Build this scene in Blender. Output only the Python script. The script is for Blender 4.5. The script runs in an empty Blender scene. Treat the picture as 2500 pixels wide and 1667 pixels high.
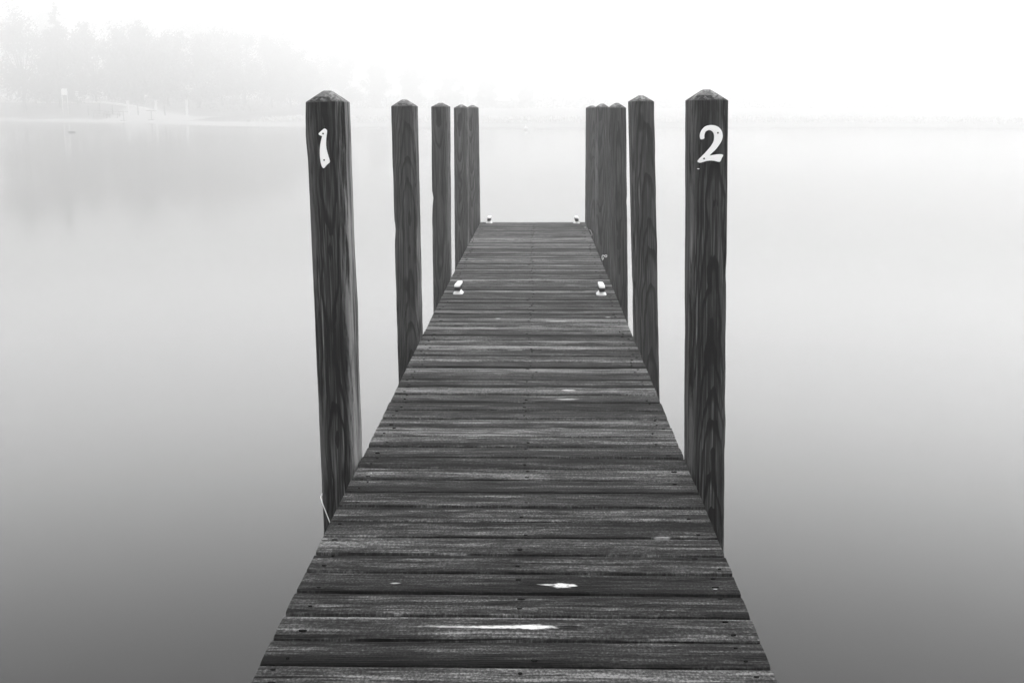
import bpy, math, random
from mathutils import Vector, Matrix, noise as mn
R = math.radians
S = bpy.context.scene
COL = S.collection
WATER_Z = -1.00
FS = 1.21          # how far beyond the dock the far shore stands

# ------------------------------------------------------------------ helpers
def link(o, parent=None):
    COL.objects.link(o)
    if parent is not None:
        o.parent = parent
    return o

def tag(o, label=None, cat=None, group=None, kind=None):
    if label: o['label'] = label
    if cat: o['category'] = cat
    if group: o['group'] = group
    if kind: o['kind'] = kind
    return o

def empty(name, loc):
    o = bpy.data.objects.new(name, None)
    o.location = loc
    o.empty_display_size = 0.2
    return link(o)

class MB:
    """collects verts / faces / per-vertex attributes into ONE mesh"""
    def __init__(s):
        s.v = []; s.f = []; s.mi = []; s.smooth = []; s.at = {}
    def add(s, verts, faces, mi=0, smooth=False, **attrs):
        b = len(s.v)
        s.v += [tuple(p) for p in verts]
        for fc in faces:
            s.f.append(tuple(b + i for i in fc)); s.mi.append(mi); s.smooth.append(smooth)
        for k, vals in attrs.items():
            d = s.at.setdefault(k, {})
            for i, val in enumerate(vals): d[b + i] = val
    def box(s, x0, x1, y0, y1, z0, z1, mi=0):
        s.add([(x0,y0,z0),(x1,y0,z0),(x1,y1,z0),(x0,y1,z0),(x0,y0,z1),(x1,y0,z1),(x1,y1,z1),(x0,y1,z1)],
              [(0,3,2,1),(4,5,6,7),(0,1,5,4),(1,2,6,5),(2,3,7,6),(3,0,4,7)], mi)
    def tube(s, pts, rad, n=8, mi=0, closed=False, smooth=True, cap=True):
        pts = [Vector(p) for p in pts]
        rads = rad if isinstance(rad, (list, tuple)) else [rad] * len(pts)
        rings = []; m = len(pts); ref = None
        for i, p in enumerate(pts):
            a = pts[(i - 1) % m] if (closed or i > 0) else p
            c = pts[(i + 1) % m] if (closed or i < m - 1) else p
            t = (c - a).normalized()
            if ref is None:
                ref = t.orthogonal().normalized()
            ref = (ref - t * ref.dot(t)).normalized()
            bn = t.cross(ref)
            rings.append([p + (ref * math.cos(2*math.pi*k/n) + bn * math.sin(2*math.pi*k/n)) * rads[i] for k in range(n)])
        vs = [q for r in rings for q in r]; fs = []
        for i in range(m if closed else m - 1):
            j = (i + 1) % m
            for k in range(n):
                k2 = (k + 1) % n
                fs.append((i*n+k, i*n+k2, j*n+k2, j*n+k))
        if not closed and cap:
            fs.append(tuple(range(n-1, -1, -1))); fs.append(tuple((m-1)*n + k for k in range(n)))
        s.add(vs, fs, mi, smooth)
    def build(s, name, mats, parent=None, loc=None):
        me = bpy.data.meshes.new(name)
        me.from_pydata(s.v, [], s.f)
        me.polygons.foreach_set('material_index', s.mi)
        me.polygons.foreach_set('use_smooth', s.smooth)
        for k, d in s.at.items():
            vec = isinstance(next(iter(d.values())), (tuple, list, Vector))
            a = me.attributes.new(k, 'FLOAT_VECTOR' if vec else 'FLOAT', 'POINT')
            for i, val in d.items():
                if vec: a.data[i].vector = val
                else: a.data[i].value = val
        for m in (mats if isinstance(mats, (list, tuple)) else [mats]):
            me.materials.append(m)
        me.update()
        o = bpy.data.objects.new(name, me)
        if loc is not None: o.location = loc
        return link(o, parent)

class NT:
    def __init__(s, nt): s.nt = nt
    def node(s, t, **kw):
        n = s.nt.nodes.new(t)
        for k, v in kw.items(): setattr(n, k, v)
        return n
    def put(s, sock, v):
        if isinstance(v, bpy.types.NodeSocket): s.nt.links.new(v, sock)
        elif isinstance(v, (tuple, list)) and len(v) == 3 and sock.type == 'RGBA': sock.default_value = (*v, 1)
        else: sock.default_value = v
    def m(s, op, a, b=None, c=None, clamp=False):
        n = s.node('ShaderNodeMath', operation=op); n.use_clamp = clamp
        s.put(n.inputs[0], a)
        if b is not None: s.put(n.inputs[1], b)
        if c is not None: s.put(n.inputs[2], c)
        return n.outputs[0]
    def vm(s, op, a, b=None):
        n = s.node('ShaderNodeVectorMath', operation=op)
        s.put(n.inputs[0], a)
        if b is not None: s.put(n.inputs[1], b)
        return n.outputs[0]
    def sep(s, v):
        n = s.node('ShaderNodeSeparateXYZ'); s.put(n.inputs[0], v); return n.outputs
    def comb(s, x, y, z):
        n = s.node('ShaderNodeCombineXYZ')
        for i, v in enumerate((x, y, z)): s.put(n.inputs[i], v)
        return n.outputs[0]
    def noise(s, v, scale=1.0, detail=3.0, rough=0.55, dist=0.0):
        n = s.node('ShaderNodeTexNoise'); s.put(n.inputs['Vector'], v)
        s.put(n.inputs['Scale'], scale); s.put(n.inputs['Detail'], detail)
        s.put(n.inputs['Roughness'], rough); s.put(n.inputs['Distortion'], dist)
        return n.outputs[0]
    def ramp01(s, v, a, b, lo=0.0, hi=1.0):
        n = s.node('ShaderNodeMapRange', interpolation_type='SMOOTHSTEP')
        s.put(n.inputs[0], v); s.put(n.inputs[1], a); s.put(n.inputs[2], b); s.put(n.inputs[3], lo); s.put(n.inputs[4], hi)
        return n.outputs[0]
    def attr(s, name):
        return s.node('ShaderNodeAttribute', attribute_name=name).outputs
    def grey(s, v):
        n = s.node('ShaderNodeCombineColor'); 
        for i in range(3): s.put(n.inputs[i], v)
        return n.outputs[0]

def material(name):
    mt = bpy.data.materials.new(name); mt.use_nodes = True
    nt = mt.node_tree
    return mt, NT(nt), nt.nodes['Principled BSDF']

def simple(name, g, rough=0.6, var=0.0, scale=8.0, spec=0.4):
    mt, n, b = material(name)
    if var:
        tc = n.node('ShaderNodeTexCoord').outputs['Object']
        v = n.m('MULTIPLY', g, n.m('ADD', 1 - var, n.m('MULTIPLY', n.noise(tc, scale, 5), 2 * var)))
        n.put(b.inputs['Base Color'], n.grey(v))
    else:
        b.inputs['Base Color'].default_value = (g, g, g, 1)
    b.inputs['Roughness'].default_value = rough
    b.inputs['Specular IOR Level'].default_value = spec
    return mt

# ------------------------------------------------------------------ wood
def deck_material():
    mt, n, b = material('weathered_planks')
    bc = n.attr('bc')['Vector']; rn = n.attr('rnd')['Vector']
    X, Y, W = n.sep(bc); r1, r2, r3 = n.sep(rn)
    seed = n.m('MULTIPLY', r1, 37.0)
    # growth rings of a flat-sawn plank, tilted through the board so they close into cathedrals
    wob = n.noise(n.comb(n.m('MULTIPLY', X, 1.6), n.m('MULTIPLY', Y, 5.0), seed), 1.0, 2)
    q = n.m('ADD', n.m('ADD', n.m('MULTIPLY', r2, .09), n.m('MULTIPLY', X, n.m('MULTIPLY', n.m('SUBTRACT', r3, .5), .11))),
            n.m('MULTIPLY', n.m('SUBTRACT', wob, .5), .07))
    yc = n.m('SUBTRACT', Y, n.m('MULTIPLY', n.m('SUBTRACT', r3, .5), .12))
    rad = n.m('SQRT', n.m('ADD', n.m('MULTIPLY', yc, yc), n.m('MULTIPLY', q, q)))
    rad = n.m('ADD', rad, n.m('MULTIPLY', n.noise(n.comb(n.m('MULTIPLY', X, 9.0), n.m('MULTIPLY', Y, 60.0), seed), 1.0, 3), .004))
    ring = n.m('FRACT', n.m('DIVIDE', rad, .0075))
    late = n.m('MULTIPLY', n.ramp01(ring, .45, .9), n.ramp01(ring, 1.0, .93))
    yw = n.m('ADD', Y, n.m('MULTIPLY', n.m('SUBTRACT', n.noise(n.comb(n.m('MULTIPLY', X, 1.4), n.m('MULTIPLY', Y, 6.0), seed), 1.0, 3), .5), .030))
    fib = n.noise(n.comb(n.m('MULTIPLY', X, 9.0), n.m('MULTIPLY', yw, 130.0), seed), 1.0, 4, .7)
    fib2 = n.noise(n.comb(n.m('MULTIPLY', X, 4.0), n.m('MULTIPLY', yw, 50.0), n.m('ADD', seed, 5.0)), 1.0, 5, .65)
    band = n.noise(n.comb(n.m('MULTIPLY', X, .9), n.m('MULTIPLY', yw, 24.0), n.m('ADD', seed, 9.0)), 1.0, 3, .5)
    speck = n.noise(n.comb(n.m('MULTIPLY', X, 150.0), n.m('MULTIPLY', Y, 95.0), seed), 1.0, 2, .6)
    blot = n.noise(n.comb(n.m('MULTIPLY', X, 3.0), n.m('MULTIPLY', Y, 12.0), n.m('ADD', seed, 19.0)), 1.0, 4, .6)
    s = n.m('MULTIPLY', n.m('SUBTRACT', n.ramp01(band, .34, .64), .55), 1.2)      # damp and dry streaks running along the plank
    s = n.m('ADD', s, n.m('MULTIPLY', n.m('SUBTRACT', n.ramp01(fib2, .28, .72), .5), 1.6))
    s = n.m('ADD', s, n.m('MULTIPLY', n.m('SUBTRACT', n.ramp01(blot, .3, .7), .5), .9))
    s = n.m('ADD', s, n.m('MULTIPLY', n.m('SUBTRACT', fib, .5), 4.6))
    s = n.m('ADD', s, n.m('MULTIPLY', n.m('SUBTRACT', speck, .5), 4.2))
    s = n.m('SUBTRACT', s, n.m('MULTIPLY', late, .38))
    s = n.m('ADD', s, n.m('MULTIPLY', n.m('SUBTRACT', r1, .5), 1.3))
    # darker strip along one long edge of each plank, ragged and different on every board
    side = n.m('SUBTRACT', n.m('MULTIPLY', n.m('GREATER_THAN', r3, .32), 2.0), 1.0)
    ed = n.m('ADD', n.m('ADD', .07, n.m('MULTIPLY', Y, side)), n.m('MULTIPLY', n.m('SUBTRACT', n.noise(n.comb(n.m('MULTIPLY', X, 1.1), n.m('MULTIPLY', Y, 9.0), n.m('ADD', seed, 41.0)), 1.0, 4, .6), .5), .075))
    edge_dark = n.m('MULTIPLY', n.ramp01(ed, .042, .016), n.m('ADD', .45, n.m('MULTIPLY', r2, .55)))
    s = n.m('SUBTRACT', s, n.m('MULTIPLY', edge_dark, 1.25))
    # drying cracks
    cr = n.noise(n.comb(n.m('MULTIPLY', X, 2.0), n.m('MULTIPLY', yw, 70.0), n.m('ADD', seed, 31.0)), 1.0, 2, .5)
    crack = n.ramp01(cr, .66, .71)
    s = n.m('SUBTRACT', s, n.m('MULTIPLY', crack, 1.6))
    # knots
    vo = n.node('ShaderNodeTexVoronoi', feature='F1')
    n.put(vo.inputs['Vector'], n.comb(n.m('MULTIPLY', X, 2.6), n.m('MULTIPLY', Y, 9.0), n.m('MULTIPLY', seed, 3.0))); vo.inputs['Scale'].default_value = 1.0
    gate = n.m('GREATER_THAN', n.sep(vo.outputs['Color'])[0], .80)
    knot = n.m('MULTIPLY', n.ramp01(vo.outputs['Distance'], .20, .06), gate)
    s = n.m('SUBTRACT', s, n.m('MULTIPLY', knot, 1.2))
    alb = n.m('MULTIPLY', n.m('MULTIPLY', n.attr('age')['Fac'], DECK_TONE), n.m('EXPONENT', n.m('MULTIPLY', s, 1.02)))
    alb = n.m('MINIMUM', n.m('MAXIMUM', alb, .003), .24)
    # bird droppings and scuffs: white splatters at fixed places on the planks (world metres)
    P = n.node('ShaderNodeNewGeometry').outputs['Position']
    px, py, pz = n.sep(P)
    sn = n.noise(n.comb(n.m('MULTIPLY', px, 38.0), n.m('MULTIPLY', py, 90.0), 0.0), 1.0, 3, .6)
    thin = n.ramp01(n.noise(n.comb(n.m('MULTIPLY', px, 60.0), n.m('MULTIPLY', py, 170.0), 4.0), 1.0, 3, .7), .28, .55, .35, 1.0)
    tot = None
    for (sx, sy, a, c, w) in SPLATS:
        dx = n.m('DIVIDE', n.m('SUBTRACT', px, sx), a); dy = n.m('DIVIDE', n.m('SUBTRACT', py, sy), c)
        d = n.m('SQRT', n.m('ADD', n.m('MULTIPLY', dx, dx), n.m('MULTIPLY', dy, dy)))
        d = n.m('ADD', d, n.m('MULTIPLY', n.m('SUBTRACT', sn, .5), 1.5))
        mk = n.m('MULTIPLY', n.ramp01(d, 1.05, .40), n.m('MULTIPLY', thin, w))
        tot = mk if tot is None else n.m('MAXIMUM', tot, mk)
    alb = n.m('ADD', n.m('MULTIPLY', alb, n.m('SUBTRACT', 1.0, tot)), n.m('MULTIPLY', tot, .82))
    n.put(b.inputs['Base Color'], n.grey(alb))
    n.put(b.inputs['Roughness'], n.m('ADD', .50, n.m('MULTIPLY', fib2, .3)))
    b.inputs['Specular IOR Level'].default_value = .03
    bp = n.node('ShaderNodeBump'); bp.inputs['Strength'].default_value = .9; bp.inputs['Distance'].default_value = .004
    hgt = n.m('ADD', n.m('ADD', n.m('MULTIPLY', fib, .6), n.m('MULTIPLY', fib2, .8)), n.m('MULTIPLY', late, .3))
    hgt = n.m('SUBTRACT', hgt, n.m('MULTIPLY', crack, .9))
    n.put(bp.inputs['Height'], hgt)
    n.put(b.inputs['Normal'], bp.outputs[0])
    return mt

def post_material():
    mt, n, b = material('pressure_treated_timber')
    P = n.attr('bc')['Vector']; rn = n.attr('rnd')['Vector']
    X, Y, Z = n.sep(P); r1, r2, r3 = n.sep(rn)
    seed = n.m('MULTIPLY', r1, 53.0)
    dx = n.m('MULTIPLY', n.m('SUBTRACT', n.noise(n.comb(seed, 0.0, n.m('MULTIPLY', Z, .9)), 1.0, 3), .5), .06)
    dy = n.m('MULTIPLY', n.m('SUBTRACT', n.noise(n.comb(seed, 7.0, n.m('MULTIPLY', Z, .8)), 1.0, 4), .5), .052)
    dy = n.m('ADD', dy, n.m('MULTIPLY', Z, n.m('MULTIPLY', n.m('SUBTRACT', r2, .5), .060)))
    x = n.m('ADD', X, n.m('ADD', dx, n.m('MULTIPLY', n.m('SUBTRACT', r2, .5), .05)))
    y = n.m('ADD', Y, n.m('SUBTRACT', dy, n.m('ADD', .012, n.m('MULTIPLY', r3, .045))))
    rad = n.m('SQRT', n.m('ADD', n.m('MULTIPLY', x, x), n.m('MULTIPLY', y, y)))
    wv = n.noise(n.comb(n.m('MULTIPLY', X, 30.0), n.m('MULTIPLY', Y, 30.0), n.m('MULTIPLY', Z, 5.0)), 1.0, 3)
    rad = n.m('ADD', rad, n.m('MULTIPLY', wv, .006))
    ring = n.m('FRACT', n.m('DIVIDE', rad, n.m('ADD', .0052, n.m('MULTIPLY', r1, .0022))))
    late = n.m('MULTIPLY', n.ramp01(ring, .50, .86), n.ramp01(ring, 1.0, .94))
    fib = n.noise(n.comb(n.m('MULTIPLY', X, 170.0), n.m('MULTIPLY', Y, 170.0), n.m('ADD', n.m('MULTIPLY', Z, 4.0), seed)), 1.0, 3, .65)
    fib2 = n.noise(n.comb(n.m('MULTIPLY', X, 85.0), n.m('MULTIPLY', Y, 85.0), n.m('ADD', n.m('MULTIPLY', Z, .8), seed)), 1.0, 5, .68)
    blot = n.noise(n.comb(n.m('MULTIPLY', X, 14.0), n.m('MULTIPLY', Y, 14.0), n.m('ADD', n.m('MULTIPLY', Z, 1.8), seed)), 1.0, 4, .6)
    s = n.m('MULTIPLY', n.m('SUBTRACT', fib, .5), 4.4)
    s = n.m('ADD', s, n.m('MULTIPLY', n.m('SUBTRACT', fib2, .5), 3.0))
    s = n.m('ADD', s, n.m('MULTIPLY', n.m('SUBTRACT', blot, .5), 1.7))
    s = n.m('SUBTRACT', s, n.m('MULTIPLY', late, 1.35))
    chk = n.ramp01(n.noise(n.comb(n.m('MULTIPLY', X, 42.0), n.m('MULTIPLY', Y, 42.0), n.m('ADD', n.m('MULTIPLY', Z, .8), n.m('MULTIPLY', seed, 2.0))), 1.0, 2, .4), .665, .70)
    s = n.m('SUBTRACT', s, n.m('MULTIPLY', chk, 1.6))
    vo = n.node('ShaderNodeTexVoronoi', feature='F1')
    n.put(vo.inputs['Vector'], n.comb(n.m('MULTIPLY', X, 10.0), n.m('MULTIPLY', Y, 10.0), n.m('ADD', n.m('MULTIPLY', Z, 4.0), seed))); vo.inputs['Scale'].default_value = 1.0
    gate = n.m('GREATER_THAN', n.sep(vo.outputs['Color'])[0], .82)
    knot = n.m('MULTIPLY', n.ramp01(vo.outputs['Distance'], .26, .10), gate)
    s = n.m('SUBTRACT', s, n.m('MULTIPLY', knot, 1.0))
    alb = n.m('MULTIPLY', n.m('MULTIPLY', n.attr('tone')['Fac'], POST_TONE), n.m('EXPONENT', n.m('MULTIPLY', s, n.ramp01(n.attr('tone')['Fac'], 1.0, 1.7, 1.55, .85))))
    # wane / bleached sapwood along arrises and the weathered sawn top
    wn = n.attr('worn')['Fac']
    wm = n.m('MULTIPLY', wn, n.ramp01(n.noise(n.comb(n.m('MULTIPLY', X, 35.0), n.m('MULTIPLY', Y, 35.0), n.m('ADD', n.m('MULTIPLY', Z, 3.0), seed)), 1.0, 5, .7), .40, .60))
    wm = n.m('MAXIMUM', wm, n.m('MULTIPLY', n.ramp01(wn, 1.95, 2.2), .85))
    alb = n.m('ADD', alb, n.m('MULTIPLY', wm, .13))
    alb = n.m('MINIMUM', n.m('MAXIMUM', alb, .006), .5)
    n.put(b.inputs['Base Color'], n.grey(alb))
    n.put(b.inputs['Roughness'], n.m('ADD', .60, n.m('MULTIPLY', fib2, .2)))
    b.inputs['Specular IOR Level'].default_value = .04
    bp = n.node('ShaderNodeBump'); bp.inputs['Strength'].default_value = .5; bp.inputs['Distance'].default_value = .003
    n.put(bp.inputs['Height'], n.m('SUBTRACT', n.m('ADD', n.m('MULTIPLY', fib, .5), n.m('MULTIPLY', fib2, .8)), n.m('MULTIPLY', late, .3)))
    n.put(b.inputs['Normal'], bp.outputs[0])
    return mt

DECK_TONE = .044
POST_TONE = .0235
SPLATS = [(.121, 3.117, .036, .020, .85), (.148, 3.118, .020, .012, .8), (.085, 3.123, .035, .007, .6), (.040, 2.845, .070, .016, 1.0), (-.03, 2.843, .15, .010, .8), (-.12, 2.842, .16, .006, .5),
          (.198, 5.43, .040, .017, .75), (.188, 5.27, .060, .013, .55), (.142, 4.77, .05, .012, .30), (-.345, 3.125, .016, .006, .45),
          (.185, 7.25, .09, .02, .5), (.50, 7.40, .02, .012, .5), (.545, 3.10, .008, .005, .5), (.44, 3.50, .03, .008, .35),
          (-.55, 4.14, .005, .004, .9), (.585, 13.05, .015, .04, .7), (-.19, 7.35, .02, .02, .7)]
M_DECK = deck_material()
M_POST = post_material()
M_NAIL = simple('rusty_nail', .004, .9, spec=.02)
M_BEAM = simple('wet_dark_beam', .03, .7, .4, 6.0)
M_WHITE = simple('white_painted_metal', .78, .42, .06, 60.0)
M_NUM = simple('white_enamel', .93, .35)
M_SCREW = simple('dark_screw', .02, .5)
M_NECK_SHADE = simple('neck_shade_black', .02, .7, spec=.1)  # black that stands for the shade beneath the cleat horns
M_CORD = simple('white_nylon_cord', .90, .5)
M_GALV = simple('galvanised_steel', .35, .45, .2, 80.0)

# ------------------------------------------------------------------ dock
def build_dock():
    rnd = random.Random(11)
    root = empty('dock', (0, 6.0, 0))
    tag(root, 'weathered wooden plank dock running straight out over the foggy lake', 'dock')
    mb = MB()
    pitch, bw, th = .1435, .1392, .038
    y = 13.680 - pitch
    i = 0
    prof_t = [-1, -.985, -.95, -.88, -.78, -.62, -.35, 0, .35, .62, .78, .88, .95, .985, 1]
    while y > -1.6:
        yc = y + bw / 2
        cup = rnd.uniform(-.0035, .0025); dz = rnd.gauss(0, .0012); tilt = rnd.gauss(0, .006); skew = rnd.gauss(0, .0022)
        left = -.610 + rnd.uniform(-.0015, .0015); right = .610 + rnd.uniform(-.0015, .0015)
        if yc > 10: left += .022 * (yc - 10) / 3.7
        gap = rnd.uniform(.007, .0115); edge_drop = rnd.uniform(.001, .004)
        r = (rnd.random(), rnd.random(), rnd.random()); age = 1 + .75 * max(0, min(1, (yc - 4) / 9)); off = rnd.uniform(-20, 20)  # planks get paler toward the far end of the dock
        nx = 28; vs = []; bcs = []; fs = []
        for ix in range(nx + 1):
            t = ix / nx; x = left + (right - left) * t
            bow = .0022 * mn.noise(Vector((x * 1.2, i * 3.7, 0)))
            for t2 in prof_t:
                ed = 1.4e-3 * mn.noise(Vector((x * 5, i * 9.1 + t2 * 40, 3))) if abs(t2) > .8 else 0
                yy = yc + t2 * (bw / 2 - gap / 2) + skew * x / .61 + ed
                rr = max(0, (abs(t2) - .74) / .26)
                z = dz + bow + cup * (t2 * t2 - .4) + tilt * t2 * bw / 2 - edge_drop * rr ** 2.6
                z += .0008 * mn.noise(Vector((x * 6, yy * 60, i)))
                vs.append((x, yy, z)); bcs.append((x + off, t2 * bw / 2, off))
            for s_ in (1, -1):     # underside
                vs.append((x, yc + s_ * (bw / 2 - gap / 2) + skew * x / .61, dz - th)); bcs.append((x + off, s_ * bw * .6, off))
        m = len(prof_t) + 2
        for ix in range(nx):
            for k in range(m):
                k2 = (k + 1) % m
                fs.append((ix * m + k, (ix + 1) * m + k, (ix + 1) * m + k2, ix * m + k2))
        fs.append(tuple(range(m))); fs.append(tuple(nx * m + k for k in range(m - 1, -1, -1)))
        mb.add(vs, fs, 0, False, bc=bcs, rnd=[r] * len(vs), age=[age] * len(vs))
        # nails: pairs over each of the three stringers
        for sx in (-.555, .012, .555):
            for q in (-1, 1):
                if rnd.random() < .36: continue
                nxp = sx + rnd.gauss(0, .013); nyp = yc + q * .036 + rnd.gauss(0, .006)
                zz = dz + cup * (.27 - .4) + tilt * (nyp - yc) + .0026
                rad_ = rnd.uniform(.0024, .0044)
                el = rnd.uniform(1.1, 2.6)
                ring = [(nxp + rad_ * el * math.cos(a * math.pi / 4), nyp + rad_ * math.sin(a * math.pi / 4), zz) for a in range(8)]
                low = [(a, b_, zz - .006) for a, b_, _ in ring]
                mb.add(ring + low, [tuple(range(8))] + [(k, 8 + k, 8 + (k + 1) % 8, (k + 1) % 8) for k in range(8)], 1, False,
                       bc=[(0, 0, 0)] * 16, rnd=[(0, 0, 0)] * 16, age=[1.0] * 16)
        y -= pitch; i += 1
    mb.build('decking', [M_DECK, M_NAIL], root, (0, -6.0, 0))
    for sx in (-.565, 0.0, .565):
        b = MB(); b.box(sx - .02, sx + .02, -1.5, 13.588, -.30, -.0465)
        b.build('stringer', M_BEAM, root, (0, -6.0, 0))
    b = MB(); b.box(-.585, .600, 13.591, 13.628, -.29, -.0465); b.build('end_beam', M_BEAM, root, (0, -6.0, 0))
    for yy in (2.0, 4.35, 6.75, 9.1, 11.35, 13.4):
        b = MB(); b.box(-.54, -.025, yy, yy + .04, -.28, -.06); b.box(.025, .54, yy, yy + .04, -.28, -.06)
        b.build('cross_beam', M_BEAM, root, (0, -6.0, 0))
    return root
build_dock()

# ------------------------------------------------------------------ posts
BOT = -2.0
def build_post(key, y0, c0, ctop, zsh, zpk, w, seed, label, bumps=(), worn_edge=(0.25, 0.25), name='mooring_post', tone=1.0, dep=.140, lean_y=0.0, parts=None):
    """square post; c0 = centre x at deck level, ctop = centre x at the shoulder"""
    rnd = random.Random(seed)
    hw, hd = w / 2, dep / 2
    ch = .008
    k = (ctop - c0) / zsh
    loc = (c0, y0 + hd, BOT)
    mb = MB()
    # section points, counter-clockwise from front-left
    def section():
        pts = []
        for (sx, sy) in ((-1, -1), (1, -1), (1, 1), (-1, 1)):
            a = (sx * hw, sy * (hd - ch)); b = (sx * (hw - ch), sy * hd)
            pts += [a, b] if sx * sy > 0 else [b, a]
            # intermediate points along the next side
            nxt = {(-1, -1): (1, -1), (1, -1): (1, 1), (1, 1): (-1, 1), (-1, 1): (-1, -1)}[(sx, sy)]
            for t in (.25, .5, .75):
                pts.append(((sx + (nxt[0] - sx) * t) * hw, (sy + (nxt[1] - sy) * t) * hd))
        return pts
    sec = section(); n = len(sec)
    zs = [BOT]; z = -.5
    while z < zsh - .012:
        zs.append(z); z += .028
    zs.append(zsh - .004); zs.append(zsh)
    vs = []; bc = []; wo = []
    corner = [abs(abs(x) - hw) < .02 and abs(abs(y) - hd) < .02 for x, y in sec]
    for zi, z in enumerate(zs):
        for (x, y), cn in zip(sec, corner):
            nz = mn.noise(Vector((x * 9 + seed, y * 9, z * 7)))
            nz2 = mn.noise(Vector((x * 20 + seed, y * 20, z * 26)))
            amp = .0007 * nz + .0004 * nz2
            if cn: amp = .0022 * min(0.0, nz - .05) + .0007 * nz2
            for (bz, bh, bd, side) in bumps:
                if (x * side > hw * .5): amp += bd * math.exp(-((z - bz) / bh) ** 2) * (1 if cn else .7)
            sc = 1 + amp / hw
            if z >= zsh: sc -= .006
            X = x * sc + k * z; Y = y * sc + lean_y * z
            vs.append((X, Y, z - BOT)); bc.append((x, y, z))
            e = worn_edge[0] if x < 0 else worn_edge[1]
            side_face = abs(abs(x) - hw) < 1e-4
            wo.append((e if (cn or side_face) else 0.0))
    m = len(zs); fs = []
    for i in range(m - 1):
        for j in range(n):
            j2 = (j + 1) % n
            fs.append((i * n + j, i * n + j2, (i + 1) * n + j2, (i + 1) * n + j))
    # hipped cap with a small flat top, its arrises softened
    for (t, fl) in ((.5, .5), (.93, .02), (1.0, 0)):
        z = zsh + (zpk - zsh) * (t if t < 1 else 1)
        f_ = {.5: .60, .93: .25, 1.0: .16}[t]
        for (x, y) in sec:
            vs.append((x * f_ + k * z, y * f_ + lean_y * z, z - BOT)); bc.append((x * f_, y * f_, z)); wo.append(2.2)
    for i in range(m - 1, m + 2):
        for j in range(n):
            j2 = (j + 1) % n
            fs.append((i * n + j, i * n + j2, (i + 1) * n + j2, (i + 1) * n + j))
    fs.append(tuple((m + 2) * n + j for j in range(n)))
    r = (rnd.random(), rnd.random(), rnd.random())
    mb.add(vs, fs, 0, False, bc=bc, worn=wo, rnd=[r] * len(vs), tone=[tone] * len(vs))
    if parts is None:
        o = mb.build(name, M_POST, None, loc)
        tag(o, label, 'post', 'square mooring posts along both sides of the dock')
        return o, None, loc
    root = empty(name, loc)
    tag(root, label, 'post', 'square mooring posts along both sides of the dock')
    sh = mb.build('post_shaft', M_POST, root)
    return root, sh, loc

def plate(outline, y, th, bevel=.0016):
    """flat cut-out letter plate: outline in world x,z, front at y - th"""
    import bmesh
    bm = bmesh.new()
    vs = [bm.verts.new((x, y, z)) for x, z in outline]
    f = bm.faces.new(vs); bm.normal_update()
    if f.normal.y > 0: f.normal_flip()
    ext = bmesh.ops.extrude_face_region(bm, geom=[f])
    nv = [g for g in ext['geom'] if isinstance(g, bmesh.types.BMVert)]
    for v in nv: v.co.y = y - th
    bmesh.ops.recalc_face_normals(bm, faces=bm.faces)
    fr = [g for g in ext['geom'] if isinstance(g, bmesh.types.BMFace)]
    ed = list({e for q in fr for e in q.edges})
    bmesh.ops.bevel(bm, geom=ed, offset=bevel, segments=2, affect='EDGES', profile=.5)
    bmesh.ops.triangulate(bm, faces=[q for q in bm.faces if len(q.verts) > 4])
    return bm

def smooth_outline(pts, it=2):
    for _ in range(it):
        out = []
        for i, p in enumerate(pts):
            q = pts[(i + 1) % len(pts)]
            out += [(p[0]*.8+q[0]*.2, p[1]*.8+q[1]*.2), (p[0]*.2+q[0]*.8, p[1]*.2+q[1]*.8)]
        pts = out
    return pts

def numeral(root, loc, outline, screws, y):
    bm = plate(smooth_outline(outline, 2), y, .006)
    me = bpy.data.meshes.new('numeral'); bm.to_mesh(me); bm.free(); me.materials.append(M_NUM)
    o = bpy.data.objects.new('numeral', me); link(o, root); o.location = (-loc[0], -loc[1], -loc[2])
    for (x, z) in screws:
        s = MB()
        n = 12
        pts = [(x, y - .0052, z), (x, y - .0085, z)]
        s.tube(pts, [.0034, .0027], n=n)
        s.build('screw', M_SCREW, o)
    return o

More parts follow.
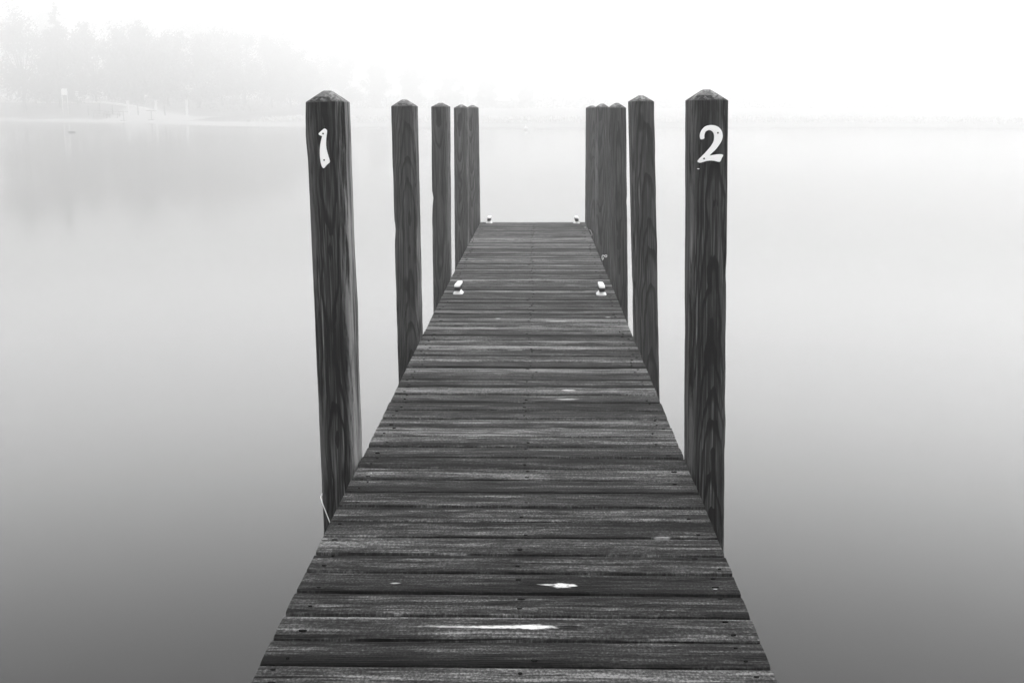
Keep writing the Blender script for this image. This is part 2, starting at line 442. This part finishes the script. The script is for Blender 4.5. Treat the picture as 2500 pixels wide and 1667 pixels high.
ONE = [(-0.6992, 1.2318), (-0.6905, 1.2254), (-0.6907, 1.2182), (-0.6942, 1.1983), (-0.6957, 1.1743), (-0.6942, 1.1583), (-0.6898, 1.1402), (-0.6824, 1.1141), (-0.695, 1.104), (-0.7056, 1.0915), (-0.7116, 1.0959), (-0.716, 1.11), (-0.7185, 1.1341), (-0.7182, 1.1582), (-0.7155, 1.1783), (-0.7105, 1.1963), (-0.7082, 1.2043), (-0.7191, 1.2083), (-0.7209, 1.2134), (-0.7117, 1.2222)]
TWO = [(0.6227, 1.1929), (0.6202, 1.2058), (0.622, 1.2162), (0.6269, 1.2266), (0.635, 1.236), (0.6454, 1.2412), (0.66, 1.2432), (0.6727, 1.2416), (0.6844, 1.2366), (0.6931, 1.2287), (0.6987, 1.2183), (0.7011, 1.2058), (0.7, 1.1954), (0.6957, 1.1839), (0.6887, 1.1725), (0.6776, 1.1578), (0.6633, 1.1442), (0.6557, 1.1364), (0.6656, 1.1385), (0.6824, 1.1415), (0.6993, 1.1419), (0.7046, 1.14), (0.7045, 1.1365), (0.6997, 1.1275), (0.6959, 1.117), (0.6928, 1.1149), (0.6853, 1.1159), (0.6725, 1.119), (0.6598, 1.1197), (0.6472, 1.1184), (0.6346, 1.1142), (0.6241, 1.1116), (0.6167, 1.1137), (0.6149, 1.1169), (0.6175, 1.1221), (0.6277, 1.1326), (0.64, 1.1452), (0.6502, 1.1567), (0.6603, 1.1693), (0.6673, 1.1808), (0.6706, 1.1912), (0.671, 1.2037), (0.669, 1.2141), (0.6639, 1.2214), (0.6564, 1.225), (0.6491, 1.225), (0.6418, 1.2214), (0.6378, 1.2152), (0.6364, 1.2058), (0.6373, 1.1964), (0.6311, 1.1933)]

# left row
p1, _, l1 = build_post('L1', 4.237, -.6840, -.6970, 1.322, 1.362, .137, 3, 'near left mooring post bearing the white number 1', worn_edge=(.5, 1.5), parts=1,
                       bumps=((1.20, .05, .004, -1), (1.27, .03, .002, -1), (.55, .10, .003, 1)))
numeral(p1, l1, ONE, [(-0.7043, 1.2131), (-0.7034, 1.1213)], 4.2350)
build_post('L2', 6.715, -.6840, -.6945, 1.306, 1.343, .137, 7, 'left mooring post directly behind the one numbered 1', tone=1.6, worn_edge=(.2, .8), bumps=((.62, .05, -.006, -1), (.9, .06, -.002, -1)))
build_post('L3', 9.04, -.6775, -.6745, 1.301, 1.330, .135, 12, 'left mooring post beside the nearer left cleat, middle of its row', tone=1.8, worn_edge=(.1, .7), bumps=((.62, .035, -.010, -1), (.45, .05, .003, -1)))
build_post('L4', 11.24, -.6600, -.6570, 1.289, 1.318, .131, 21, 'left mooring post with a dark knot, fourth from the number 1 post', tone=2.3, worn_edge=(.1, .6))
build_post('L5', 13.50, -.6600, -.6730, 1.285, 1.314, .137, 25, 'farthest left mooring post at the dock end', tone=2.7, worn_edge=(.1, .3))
# right row
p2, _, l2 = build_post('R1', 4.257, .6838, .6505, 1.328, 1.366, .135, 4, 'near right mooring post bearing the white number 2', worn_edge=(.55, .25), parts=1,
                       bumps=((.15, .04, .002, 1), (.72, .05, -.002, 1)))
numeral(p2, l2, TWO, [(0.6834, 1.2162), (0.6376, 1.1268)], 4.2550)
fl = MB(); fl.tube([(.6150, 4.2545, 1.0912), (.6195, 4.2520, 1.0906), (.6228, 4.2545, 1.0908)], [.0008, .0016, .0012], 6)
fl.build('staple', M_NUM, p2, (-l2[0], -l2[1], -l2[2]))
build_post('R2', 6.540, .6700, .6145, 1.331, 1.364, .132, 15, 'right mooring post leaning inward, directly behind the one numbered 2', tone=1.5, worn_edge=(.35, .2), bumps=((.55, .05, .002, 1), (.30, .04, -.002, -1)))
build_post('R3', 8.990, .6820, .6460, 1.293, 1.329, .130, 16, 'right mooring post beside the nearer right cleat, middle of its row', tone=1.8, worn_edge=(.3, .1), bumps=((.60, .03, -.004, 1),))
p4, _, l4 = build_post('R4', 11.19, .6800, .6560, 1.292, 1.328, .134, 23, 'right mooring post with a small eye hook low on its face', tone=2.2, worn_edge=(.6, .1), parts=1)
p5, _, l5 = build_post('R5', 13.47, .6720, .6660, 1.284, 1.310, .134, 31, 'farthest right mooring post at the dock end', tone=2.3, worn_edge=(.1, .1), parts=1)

def arc(c, r, a0, a1, n, sy=0.0):
    return [(c[0] + r * math.cos(a0 + (a1 - a0) * i / n), c[1] + sy * i / n, c[2] + r * math.sin(a0 + (a1 - a0) * i / n)) for i in range(n + 1)]
h = MB()
h.tube(arc((.706, 11.178, -.0826), .010, 0, 2 * math.pi * 15 / 16, 15), .0036, 6, closed=True)
h.tube([(.697, 11.176, -.083), (.690, 11.172, -.081), (.682, 11.168, -.074), (.674, 11.168, -.076), (.669, 11.170, -.090), (.671, 11.174, -.108), (.677, 11.178, -.120), (.682, 11.176, -.112), (.684, 11.172, -.095)], .0042, 6)
h.build('eye_hook', M_WHITE, p4, (-l4[0], -l4[1], -l4[2]))
h = MB()
h.tube([(.650, 13.46, -.07), (.660, 13.45, -.075), (.672, 13.445, -.095), (.680, 13.445, -.120), (.676, 13.45, -.135), (.664, 13.455, -.13)], .005, 6)
h.build('eye_hook', M_GALV, p5, (-l5[0], -l5[1], -l5[2]))

# cord looped round the foot of post 1
c = MB()
cx0, cx1, fy, by = -.7565, -.6125, 4.229, 4.384
c.tube([(cx0 + .004, fy + .004, -.137), (cx0 + .007, fy, -.146), (-.7232, fy - .001, -.2228), (-.66, fy, -.365), (cx1, fy + .004, -.40), (cx1 + .002, fy + .07, -.36),
        (cx1, by, -.30), (-.68, by + .003, -.22), (cx0, by, -.16), (cx0 - .003, fy + .07, -.13), (cx0 + .000, fy + .012, -.128)], .0019, 8, closed=True)
o = c.build('cord', M_CORD)
tag(o, 'thin white cord looped round the foot of the number 1 post', 'cord')

# ------------------------------------------------------------------ cleats
def cleat(x, y, rz, label, mat):
    root = empty('dock_cleat', (x, y, .0025))
    root.rotation_euler = (0, 0, rz)
    tag(root, label, 'cleat', 'white mooring cleats on the deck')
    # flared base: stacked rounded rectangles
    mb = MB(); lv = [(0, .035, .058), (.004, .036, .060), (.009, .033, .055), (.017, .025, .044), (.024, .0205, .038), (.029, .0185, .036)]
    n = 20; vs = []
    for z, a, b_ in lv:
        for k in range(n):
            t = 2 * math.pi * k / n; c_, s_ = math.cos(t), math.sin(t)
            e = .55
            vs.append((a * math.copysign(abs(c_) ** e, c_), b_ * math.copysign(abs(s_) ** e, s_), z))
    fs = [(i * n + k, i * n + (k + 1) % n, (i + 1) * n + (k + 1) % n, (i + 1) * n + k) for i in range(len(lv) - 1) for k in range(n)]
    fs.append(tuple((len(lv) - 1) * n + k for k in range(n)))
    mb.add(vs, fs, 0, True); mb.build('base', mat, root)
    mb = MB(); mb.box(-.0180, .0180, -.080, .080, .0285, .0560); mb.build('neck_shade', M_NECK_SHADE, root)  # neck block, blackened to paint in the shadow under the horn
    # horn: swept bar along y, ends a little raised and tapered
    mb = MB(); vs = []; m_ = 15
    for i in range(m_):
        t = -1 + 2 * i / (m_ - 1)
        yy = t * .115
        hw_ = .0200 - .0025 * abs(t) ** 2; hh = .0105 - .0020 * abs(t) ** 2; zc = .0655 + .002 * t * t
        if abs(t) > .97: hw_ *= .84; hh *= .75
        for k in range(16):
            a = 2 * math.pi * k / 16; c_, s_ = math.cos(a), math.sin(a)
            vs.append((hw_ * math.copysign(abs(c_) ** .35, c_), yy, zc + hh * math.copysign(abs(s_) ** .35, s_)))
    fs = [(i * 16 + k, (i + 1) * 16 + k, (i + 1) * 16 + (k + 1) % 16, i * 16 + (k + 1) % 16) for i in range(m_ - 1) for k in range(16)]
    fs.append(tuple(range(16))); fs.append(tuple((m_ - 1) * 16 + k for k in range(15, -1, -1)))
    mb.add(vs, fs, 0, True); mb.build('horn', mat, root)
    return root
cleat(-.503, 8.34, R(-3), 'nearer left white cleat, standing halfway along the deck', M_WHITE)
cleat(.508, 8.31, R(1), 'nearer right white cleat, standing halfway along the deck', M_WHITE)
cleat(-.485, 13.50, R(-1), 'small far white cleat at the left corner of the dock end', M_WHITE)
cleat(.505, 13.50, R(2), 'small far white cleat at the right corner of the dock end', M_WHITE)

# ------------------------------------------------------------------ water
BX, BY0, BY1 = 185.0, -45.0, 306.0
mt, n, b = material('still_lake_water')
b.inputs['Base Color'].default_value = (.010, .010, .010, 1)
b.inputs['Roughness'].default_value = .07
b.inputs['IOR'].default_value = 1.333
P = n.node('ShaderNodeNewGeometry').outputs['Position']
bp = n.node('ShaderNodeBump'); bp.inputs['Strength'].default_value = .05; bp.inputs['Distance'].default_value = .05
wx, wy, wz = n.sep(P)
n.put(bp.inputs['Height'], n.noise(n.comb(n.m('MULTIPLY', wx, .25), n.m('MULTIPLY', wy, .12), 0.0), 1.0, 2))
n.put(b.inputs['Normal'], bp.outputs[0])
w = MB(); w.add([(-BX, BY0, WATER_Z), (BX, BY0, WATER_Z), (BX, BY1, WATER_Z), (-BX, BY1, WATER_Z)], [(0, 1, 2, 3)])
tag(w.build('water', mt), kind='structure')

# ------------------------------------------------------------------ far shore terrain
SHORE = [(a * FS, c_ * FS) for a, c_ in [(-149, 185), (-110, 172), (-90, 162), (-65, 150), (-47, 136), (-27, 113), (0, 105), (14, 107), (30, 108), (50, 100), (80, 92), (151, 80)]]
def shore_y(x):
    for (a, b_) in zip(SHORE, SHORE[1:]):
        if a[0] <= x <= b_[0]:
            t = (x - a[0]) / (b_[0] - a[0]); t = t * t * (3 - 2 * t) if False else t
            return a[1] + (b_[1] - a[1]) * t + 1.6 * mn.noise(Vector((x * .11, 3, 0)))
    return SHORE[-1][1]
def sst(a, b_, v):
    t = max(0., min(1., (v - a) / (b_ - a))); return t * t * (3 - 2 * t)
def land_z(x, s):
    x /= FS; s /= FS
    bank = .28 + 1.75 * (1 - sst(-60, -42, x))
    z = -.80 + .30 * sst(-2, 2.5, s) + .18 * sst(2, 9, s) + bank * sst(7, 19, s)
    z += .05 * mn.noise(Vector((x * .4, s * .4, 0))) * sst(1, 5, s)
    z += .9 * sst(30, 80, s)
    return (z + .6) * FS + WATER_Z
def land_at(x, y): return land_z(x, y - shore_y(x))
mb = MB(); ss = [-3, -1.5, -.5, 0, .5, 1, 1.6, 2.5, 4, 5.5, 7, 9, 11, 13, 15, 17, 19, 22, 26, 32, 40, 50, 60, 80, 110]
xs = [(-149 + 298 * i / 220) * FS for i in range(221)]; ss = [q * FS for q in ss]; vs = []; gr = []
for x in xs:
    for s_ in ss:
        y = min(shore_y(x) + s_, BY1 - 1.0)
        vs.append((x, y, land_z(x, s_)))
        g = sst(5, 9, s_ / FS + 2.5 * mn.noise(Vector((x * .25, s_ * .3, 7))))
        if -54 < x / FS < -38: g *= sst(16, 26, s_ / FS)        # the open sandy slope of the beach
        gr.append(g * (1 - .85 * sst(-38, -20, x / FS)))
k = len(ss); fs = [(i * k + j, (i + 1) * k + j, (i + 1) * k + j + 1, i * k + j + 1) for i in range(len(xs) - 1) for j in range(k - 1)]
mb.add(vs, fs, 0, True, grass=gr)
mt, n, b = material('sand_and_turf')
tc = n.node('ShaderNodeTexCoord').outputs['Object']
g = n.attr('grass')['Fac']; nz = n.noise(tc, .8, 5)
sand = n.m('ADD', .30, n.m('MULTIPLY', nz, .22)); turf = n.m('ADD', .07, n.m('MULTIPLY', n.noise(tc, 2.5, 5), .13))
n.put(b.inputs['Base Color'], n.grey(n.m('ADD', n.m('MULTIPLY', sand, n.m('SUBTRACT', 1.0, g)), n.m('MULTIPLY', turf, g))))
b.inputs['Roughness'].default_value = .95; b.inputs['Specular IOR Level'].default_value = .1
tag(mb.build('shore', mt), kind='structure')

# pale path along the top of the bank
M_PALE = simple('pale_concrete', .62, .8, .15, 3.0)
mb = MB(); vs = []
px_ = [(-72 + 22 * i / 30) * FS for i in range(31)]
for x in px_:
    yb = shore_y(x) + 18.5 * FS
    z = land_at(x, yb)
    for (dy, dz) in ((-.8, -.3), (-.8, .10), (.9, .16), (.9, -.3)): vs.append((x, yb + dy, z + dz))
fs = [(i * 4 + j, (i + 1) * 4 + j, (i + 1) * 4 + j + 1, i * 4 + j + 1) for i in range(30) for j in range(3)]
mb.add(vs, fs); tag(mb.build('path', M_PALE), kind='structure')

# ------------------------------------------------------------------ shore furniture
M_DARK = simple('dark_timber', .06, .8)
M_SIGN = simple('white_sign_paint', .85, .5)
def on(x, y): return (x * FS, y * FS, land_at(x * FS, y * FS))
r = empty('sign_board', on(-61.9, 158)); g0 = r.location.z
tag(r, 'square white sign board on two thin posts on the left bank', 'sign')
b_ = MB(); b_.box(-.46, .46, -.03, .03, 2.93 - g0, 3.92 - g0); b_.build('panel', M_SIGN, r)
for sx in (-.42, .42):
    b_ = MB(); b_.tube([(sx, .07, -.2), (sx, .07, 3.8 - g0)], .045, 8); b_.build('leg', M_SIGN, r)
r = empty('notice_sign', on(-61.0, 160)); g0 = r.location.z
tag(r, 'small three-row white notice right of the square sign board', 'sign')
for k_, zz in enumerate((2.85, 3.12, 3.39)):
    b_ = MB(); b_.box(-.30, .24 - .06 * (k_ % 2), -.02, .02, zz - g0, zz + .13 - g0); b_.build('panel', M_SIGN, r)
b_ = MB(); b_.tube([(0, .06, -.2), (0, .06, 3.5 - g0)], .03, 8); b_.build('pole', M_DARK, r)
for (x, y, hh, lab) in ((-51.6, 152, 1.75, 'pale square pillar on the sandy slope, nearer the signs'), (-48.0, 152, 1.75, 'pale square pillar on the sandy slope, farther from the signs'),
                       (-44.4, 153, 2.0, 'tall pale pillar at the right end of the beach slope')):
    r = empty('pillar', on(x, y)); r.scale = (1.2, 1.2, 1.2); tag(r, lab, 'pillar', 'pale pillars on the beach')
    b_ = MB(); b_.box(-.13, .13, -.13, .13, -.3, hh - .08); b_.build('shaft', M_PALE, r)
    b_ = MB(); b_.box(-.17, .17, -.17, .17, hh - .08, hh); b_.build('cap', M_PALE, r)
for (x, y, lab) in ((-48.6, 141.5, 'dark pedestal table on the sandy beach, left one of two'), (-44.8, 140, 'dark pedestal table on the sandy beach, right one of two')):
    r = empty('pedestal_table', on(x, y)); r.scale = (1.2, 1.2, 1.2); tag(r, lab, 'table', 'pedestal tables on the beach')
    b_ = MB(); b_.box(-.48, .48, -.45, .45, 1.02, 1.09); b_.build('tabletop', M_DARK, r)
    b_ = MB(); b_.tube([(0, 0, -.2), (0, 0, 1.02)], .055, 8); b_.build('leg', M_DARK, r)
    b_ = MB(); b_.box(-.3, .3, -.3, .3, -.1, .06); b_.build('base', M_DARK, r)
def picnic(x, y, lab):
    r = empty('picnic_table', on(x, y)); r.scale = (1.2, 1.2, 1.2); tag(r, lab, 'picnic table', 'picnic tables on the beach')
    b_ = MB(); b_.box(-.95, .95, -.37, .37, .72, .77); b_.build('tabletop', M_DARK, r)
    for sy in (-.66, .66):
        b_ = MB(); b_.box(-.95, .95, sy - .13, sy + .13, .42, .46); b_.build('bench', M_DARK, r)
    for sx in (-.65, .65):
        b_ = MB(); b_.tube([(sx, -.62, -.1), (sx, -.2, .72)], .05, 6); b_.tube([(sx, .62, -.1), (sx, .2, .72)], .05, 6)
        b_.tube([(sx + .06, -.7, .39), (sx + .06, .7, .39)], .04, 6); b_.build('leg_frame', M_DARK, r)
picnic(-55.0, 151.5, 'dark picnic table on the grass near the path end'); picnic(-52.6, 149.5, 'dark picnic table at the top of the sandy slope')
for i, (x, y, hh) in enumerate(((-57.4, 154, 1.5), (-55.9, 154, 1.7), (-53.9, 153, 1.4), (-50.0, 151, 1.5), (-46.3, 150, 1.4))):
    b_ = MB(); b_.tube([(0, 0, -.3), (.02, 0, hh * .5), (.0, 0, hh)], [.09, .08, .07], 8)
    o = b_.build('bollard', M_DARK, None, on(x, y)); tag(o, 'thin dark bollard standing among the tables on the far beach', 'bollard', 'dark bollards on the beach')

# floating things
b_ = MB(); vs = []
b_.tube([(-.34, 0, .0), (-.2, .02, .03), (.1, -.02, .03), (.32, .01, .01)], [.04, .08, .08, .04], 8)
o = b_.build('floating_log', M_DARK, None, (-33.4 * FS, 86.2 * FS, WATER_Z)); tag(o, 'dark floating log on the misty water below the signs', 'log')
r = empty('buoy', (-.82 * FS, 95.5 * FS, WATER_Z)); tag(r, 'small white buoy on the water before the far shore', 'buoy')
b_ = MB(); b_.tube([(0, 0, -.1), (0, 0, .0), (0, 0, .12), (0, 0, .24), (0, 0, .30)], [.05, .16, .20, .15, .06], 12); b_.build('float', M_SIGN, r)
b_ = MB(); b_.tube([(0, 0, .29), (.02, 0, .55)], .035, 8); b_.build('handle', M_SIGN, r)

# ------------------------------------------------------------------ vegetation
mt, n, b = material('foliage')
oi = n.node('ShaderNodeObjectInfo').outputs['Random']
tc = n.node('ShaderNodeTexCoord').outputs['Object']
v = n.m('ADD', .06, n.m('MULTIPLY', n.noise(tc, 1.2, 3), .10))
n.put(b.inputs['Base Color'], n.grey(n.m('MULTIPLY', v, n.m('ADD', .8, n.m('MULTIPLY', oi, .5)))))
b.inputs['Roughness'].default_value = .8; b.inputs['Specular IOR Level'].default_value = .15
M_LEAF = mt
M_SHRUB = simple('dry_shrub_twigs', .20, .9, .3, 2.0)
M_BARK = simple('bark', .06, .9, .3, 5.0)
M_REED = simple('dry_marsh_grass', .62, .9, .35, 2.0)

def leaf(mb, p, size, rnd):
    a = Vector((rnd.gauss(0, 1), rnd.gauss(0, 1), rnd.gauss(0, .7))).normalized()
    u = a.orthogonal().normalized(); q = a.cross(u)
    s1 = size * rnd.uniform(.6, 1.2); s2 = s1 * rnd.uniform(.45, .8)
    mb.add([p - u * s1, p + q * s2, p + u * s1, p - q * s2], [(0, 1, 2, 3)])

def make_tree(kind, H, seed):
    """returns (trunk, crown) mesh builders, base at origin"""
    rnd = random.Random(seed)
    tr = MB(); cr = MB()
    if kind == 'conifer':
        tr.tube([(0, 0, -.4), (.05, 0, H * .5), (0, 0, H * .97)], [H * .017, H * .011, .02], 7)
        z = H * .10
        while z < H * .985:
            f = (z / H); rad = H * .25 * (1 - f) ** .8 + .12
            for k in range(max(4, int(11 * (1 - f)) + 3)):
                a = rnd.uniform(0, 2 * math.pi); L = rad * rnd.uniform(.55, 1.15)
                tip = Vector((math.cos(a) * L, math.sin(a) * L, z - L * .28 + rnd.uniform(-.2, .2)))
                if L > .5: tr.tube([(0, 0, z), tuple(tip)], [.03, .008], 4)
                for t_ in range(int(5 + L * 13)):
                    t = rnd.uniform(.12, 1.0); p = Vector((0, 0, z)).lerp(tip, t) + Vector((rnd.gauss(0, .13), rnd.gauss(0, .13), rnd.gauss(-.05, .12)))
                    leaf(cr, p, .19, rnd)
            z += H * .028
    else:
        spread = {'broad': .36, 'tall': .24, 'bush': .95}[kind]
        fork = Vector((rnd.gauss(0, .1), rnd.gauss(0, .1), H * (.10 if kind == 'bush' else .24)))
        tr.tube([(0, 0, -.4), (fork.x * .5, fork.y * .5, fork.z * .5), tuple(fork)], [H * .018, H * .015, H * .011], 8)
        nl = 26 if kind != 'bush' else 10
        blobs = []
        for k in range(nl):
            a = rnd.uniform(0, 2 * math.pi); hz = rnd.uniform(.10, .97)
            prof = math.sqrt(max(.04, 1 - ((hz - .45) / .56) ** 2))
            rr = H * spread * prof * rnd.uniform(.25, 1.0)
            e = Vector((math.cos(a) * rr, math.sin(a) * rr, H * hz * .93))
            mid = fork.lerp(e, .5) + Vector((rnd.gauss(0, .2), rnd.gauss(0, .2), H * .02))
            tr.tube([tuple(fork), tuple(mid), tuple(e)], [H * .007, H * .004, .012], 5)
            blobs.append((e, 1.0)); blobs.append((mid.lerp(e, .35), .8))
            for q in range(3):
                e2 = e + Vector((rnd.gauss(0, 1), rnd.gauss(0, 1), rnd.gauss(.1, .8))) * H * .06
                tr.tube([tuple(mid.lerp(e, .6)), tuple(e2)], [.025, .008], 4); blobs.append((e2, .55))
        for c_, big in blobs:
            cs = H * rnd.uniform(.04, .075) * (1.3 if kind == 'bush' else 1.0) * big
            for q in range(int((80 if kind != 'bush' else 60) * rnd.uniform(.6, 1.2) * big)):
                d = Vector((rnd.gauss(0, 1), rnd.gauss(0, 1), rnd.gauss(0, .9)))
                p = c_ + d * cs
                if p.z > H * 1.02 or p.z < .05: continue
                leaf(cr, p, .24 if kind != 'bush' else .11, rnd)
    return tr, cr

def tree(x, y, H, kind, seed, label, group, name='tree', cat='tree'):
    x *= FS; y *= FS; H *= FS
    z = land_at(x, y)
    r = empty(name, (x, y, z)); tag(r, label, cat, group)
    tr, cr = make_tree(kind, H, seed)
    tr.build('trunk' if cat == 'tree' else 'stem', M_BARK, r); cr.build('crown' if cat == 'tree' else 'foliage', M_LEAF if cat == 'tree' else M_SHRUB, r)
    return r

GT = 'trees on the far left shore'
fade = 'dim leafy tree in the fog bank right of the pointed conifer'
far_ = 'barely visible tree fading out of the fog toward the middle'
back_ = 'pale treetop showing faintly above and behind the nearer trees'
TREES = [(-70.3, 165, 15.6, 'tall', 'tall loose tree cut by the left picture edge', 'leafy_tree'),
         (-67.2, 169, 11.2, 'broad', 'leafy tree between the left picture edge and the pointed conifer', 'leafy_tree'),
         (-65.0, 164.5, 14.2, 'conifer', 'pointed conifer rising above its neighbours on the left bank', 'conifer_tree'),
         (-63.6, 174, 11.2, 'broad', 'rounded tree directly right of the pointed conifer', 'leafy_tree'),
         (-58.6, 172, 11.3, 'broad', fade, 'leafy_tree'), (-55.5, 170, 11.2, 'broad', fade, 'leafy_tree'), (-53.4, 175, 11.0, 'broad', fade, 'leafy_tree'),
         (-50.4, 180, 11.0, 'broad', fade, 'leafy_tree'), (-55.8, 181, 11.6, 'tall', fade, 'leafy_tree'),
         (-51.0, 196, 12.4, 'tall', far_, 'leafy_tree'), (-49.2, 204, 12.6, 'broad', far_, 'leafy_tree'), (-46.0, 210, 12.6, 'broad', far_, 'leafy_tree'),
         (-43.5, 214, 10.4, 'broad', far_, 'leafy_tree'), (-42.0, 221, 7.4, 'broad', far_, 'leafy_tree'),
         *[(x_, 243, h_, kd_, far_, 'leafy_tree') for x_, h_, kd_ in ((-46, 12, 'broad'), (-39, 11, 'broad'), (-32, 9.8, 'tall'), (-25, 8.4, 'broad'), (-17.5, 7.0, 'broad'), (-10, 5.6, 'broad'), (-2, 4.4, 'broad'))],
         *[(x_, y_, h_, kd_, back_, 'leafy_tree') for x_, y_, h_, kd_ in ((-97, 222, 17, 'tall'), (-90, 226, 18, 'broad'), (-82, 222, 17.5, 'broad'), (-75.5, 227, 18.5, 'tall'), (-68, 224, 17.5, 'broad'), (-61.5, 228, 18, 'broad'), (-55, 227, 16, 'broad'), (-49, 229, 13.5, 'broad'), (-44, 229, 9, 'broad'))]]
for i, (x, y, H, kd, lab, nm) in enumerate(TREES):
    if lab is None: continue
    tree(x, y, H, kd, 100 + i, lab, GT, nm)
# low brush behind the whole shore: one mass lost in the fog
rnd = random.Random(9); mb = MB()
for i in range(38000):
    x = rnd.uniform(-105, 125); left = 1 - sst(-50, -34, x / FS)
    s_ = rnd.uniform(30, 46) * FS + 68 * (1 - left)
    top = (1.5 + 1.3 * mn.noise(Vector((x * .10, 0, 0))) + 1.5 * max(0, mn.noise(Vector((x * .33, 5, 0))))) * (1 + .9 * left)
    top = max(.5, top * (1 + .35 * (1 - left)))
    y = shore_y(x) + s_
    if y > BY1 - 3: continue
    z = land_z(x, s_) + top * (1 - rnd.random() ** .8) * 1.1
    leaf(mb, Vector((x + rnd.gauss(0, .3), y, z)), .15, rnd)
tag(mb.build('brush', M_SHRUB), 'faint low brush fading into the fog behind the far shore', 'brush', kind='stuff')

# marsh grass: one mass of blades along the low shore
rnd = random.Random(5); mb = MB()
for i in range(9000):
    x = rnd.uniform(-36, 76); s_ = rnd.triangular(8, 48, 17); y = shore_y(x) + s_; z = land_z(x, s_)
    if y > BY1 - 2: continue
    hgt = rnd.uniform(.12, .34) * (1 + .5 * mn.noise(Vector((x * .15, y * .15, 0)))); a = rnd.uniform(0, math.pi); wd = rnd.uniform(.06, .16)
    lx, ly = rnd.gauss(0, .12), rnd.gauss(0, .12); c_, d_ = math.cos(a) * wd, math.sin(a) * wd
    mb.add([(x - c_, y - d_, z - .05), (x + c_, y + d_, z - .05), (x + lx + c_ * .3, y + ly + d_ * .3, z + hgt), (x + lx - c_ * .3, y + ly - d_ * .3, z + hgt * .9)], [(0, 1, 2, 3)])
tag(mb.build('marsh_grass', M_REED), 'pale marsh grass along the low far shore', 'grass', kind='stuff')

# ------------------------------------------------------------------ fog
HAZE = .0082
hm = bpy.data.materials.new('lake_fog'); hm.use_nodes = True; nt = hm.node_tree
for nd in list(nt.nodes): nt.nodes.remove(nd)
out = nt.nodes.new('ShaderNodeOutputMaterial'); pv = nt.nodes.new('ShaderNodeVolumePrincipled')
pv.inputs['Color'].default_value = (.928, .928, .928, 1); pv.inputs['Density'].default_value = HAZE; pv.inputs['Anisotropy'].default_value = 0.75
nt.links.new(pv.outputs[0], out.inputs['Volume'])
b_ = MB(); b_.box(-BX - 1, BX + 1, BY0 - 1, BY1 + 1, BOT - 1.0, 26.5)
tag(b_.build('haze', hm), kind='stuff')

# ------------------------------------------------------------------ sky, sun
SKY_LOW, SKY_BAND, SKY_TOP = 8.6, 39.0, 15.0
SUN_EL, SUN_AZ = 42.0, 62.0          # azimuth to the right of straight ahead
wd = bpy.data.worlds.new('World'); S.world = wd; wd.use_nodes = True
n = NT(wd.node_tree); bg = wd.node_tree.nodes['Background']
sky = n.node('ShaderNodeTexSky', sky_type='NISHITA'); sky.sun_disc = False
sky.sun_elevation = R(SUN_EL); sky.sun_rotation = R(SUN_AZ)
bw = n.node('ShaderNodeRGBToBW'); n.put(bw.inputs[0], sky.outputs[0])
gx, gy, gz = n.sep(n.node('ShaderNodeTexCoord').outputs['Generated'])
# stratus deck over the fog: low bright band added to lighten the water; brighter toward the veiled sun
el = n.m('MAXIMUM', gz, 0.0)
sx, sy, sz = math.sin(R(SUN_AZ)) * math.cos(R(SUN_EL)), math.cos(R(SUN_AZ)) * math.cos(R(SUN_EL)), math.sin(R(SUN_EL))
dot = n.m('ADD', n.m('ADD', n.m('MULTIPLY', gx, sx), n.m('MULTIPLY', gy, sy)), n.m('MULTIPLY', gz, sz))
glow = n.m('POWER', n.m('MAXIMUM', n.m('MULTIPLY', n.m('ADD', dot, 1.0), .5), 0.0), 2.0)
up = n.ramp01(el, .055, .17); dn = n.ramp01(el, .23, .46)
cloud = n.m('ADD', SKY_LOW, n.m('MULTIPLY', up, SKY_BAND - SKY_LOW))
cloud = n.m('SUBTRACT', cloud, n.m('MULTIPLY', dn, SKY_BAND - SKY_TOP))
cloud = n.m('MULTIPLY', cloud, n.m('ADD', n.m('ADD', .82, n.m('MULTIPLY', glow, .48)), n.m('MULTIPLY', gx, .015)))
mix = n.m('ADD', n.m('MULTIPLY', cloud, .92), n.m('MULTIPLY', bw.outputs[0], .08))
n.put(bg.inputs['Color'], n.grey(mix)); bg.inputs['Strength'].default_value = .10
sl = bpy.data.lights.new('sun', 'SUN'); sl.energy = .8; sl.angle = R(40); sl.color = (1, 1, 1)
so = bpy.data.objects.new('sun', sl); link(so)
so.rotation_euler = Vector((-sx, -sy, -sz)).to_track_quat('-Z', 'Y').to_euler()

# ------------------------------------------------------------------ camera
cam = bpy.data.cameras.new('camera'); co = link(bpy.data.objects.new('camera', cam))
cam.lens = 41.779; cam.sensor_width = 36; cam.sensor_fit = 'HORIZONTAL'; cam.clip_start = .05; cam.clip_end = 2000
co.location = (.0461, 0, 1.3104)
co.rotation_euler = (R(90) - .195835, 0, .020222)
S.camera = co

S.view_settings.view_transform = 'Standard'; S.view_settings.look = 'None'
S.view_settings.exposure = 0; S.view_settings.gamma = 1
cy = S.cycles
cy.max_bounces = 14; cy.volume_bounces = 8; cy.diffuse_bounces = 4; cy.glossy_bounces = 4
cy.use_denoising = True
try: cy.denoiser = 'OPENIMAGEDENOISE'
except Exception: pass
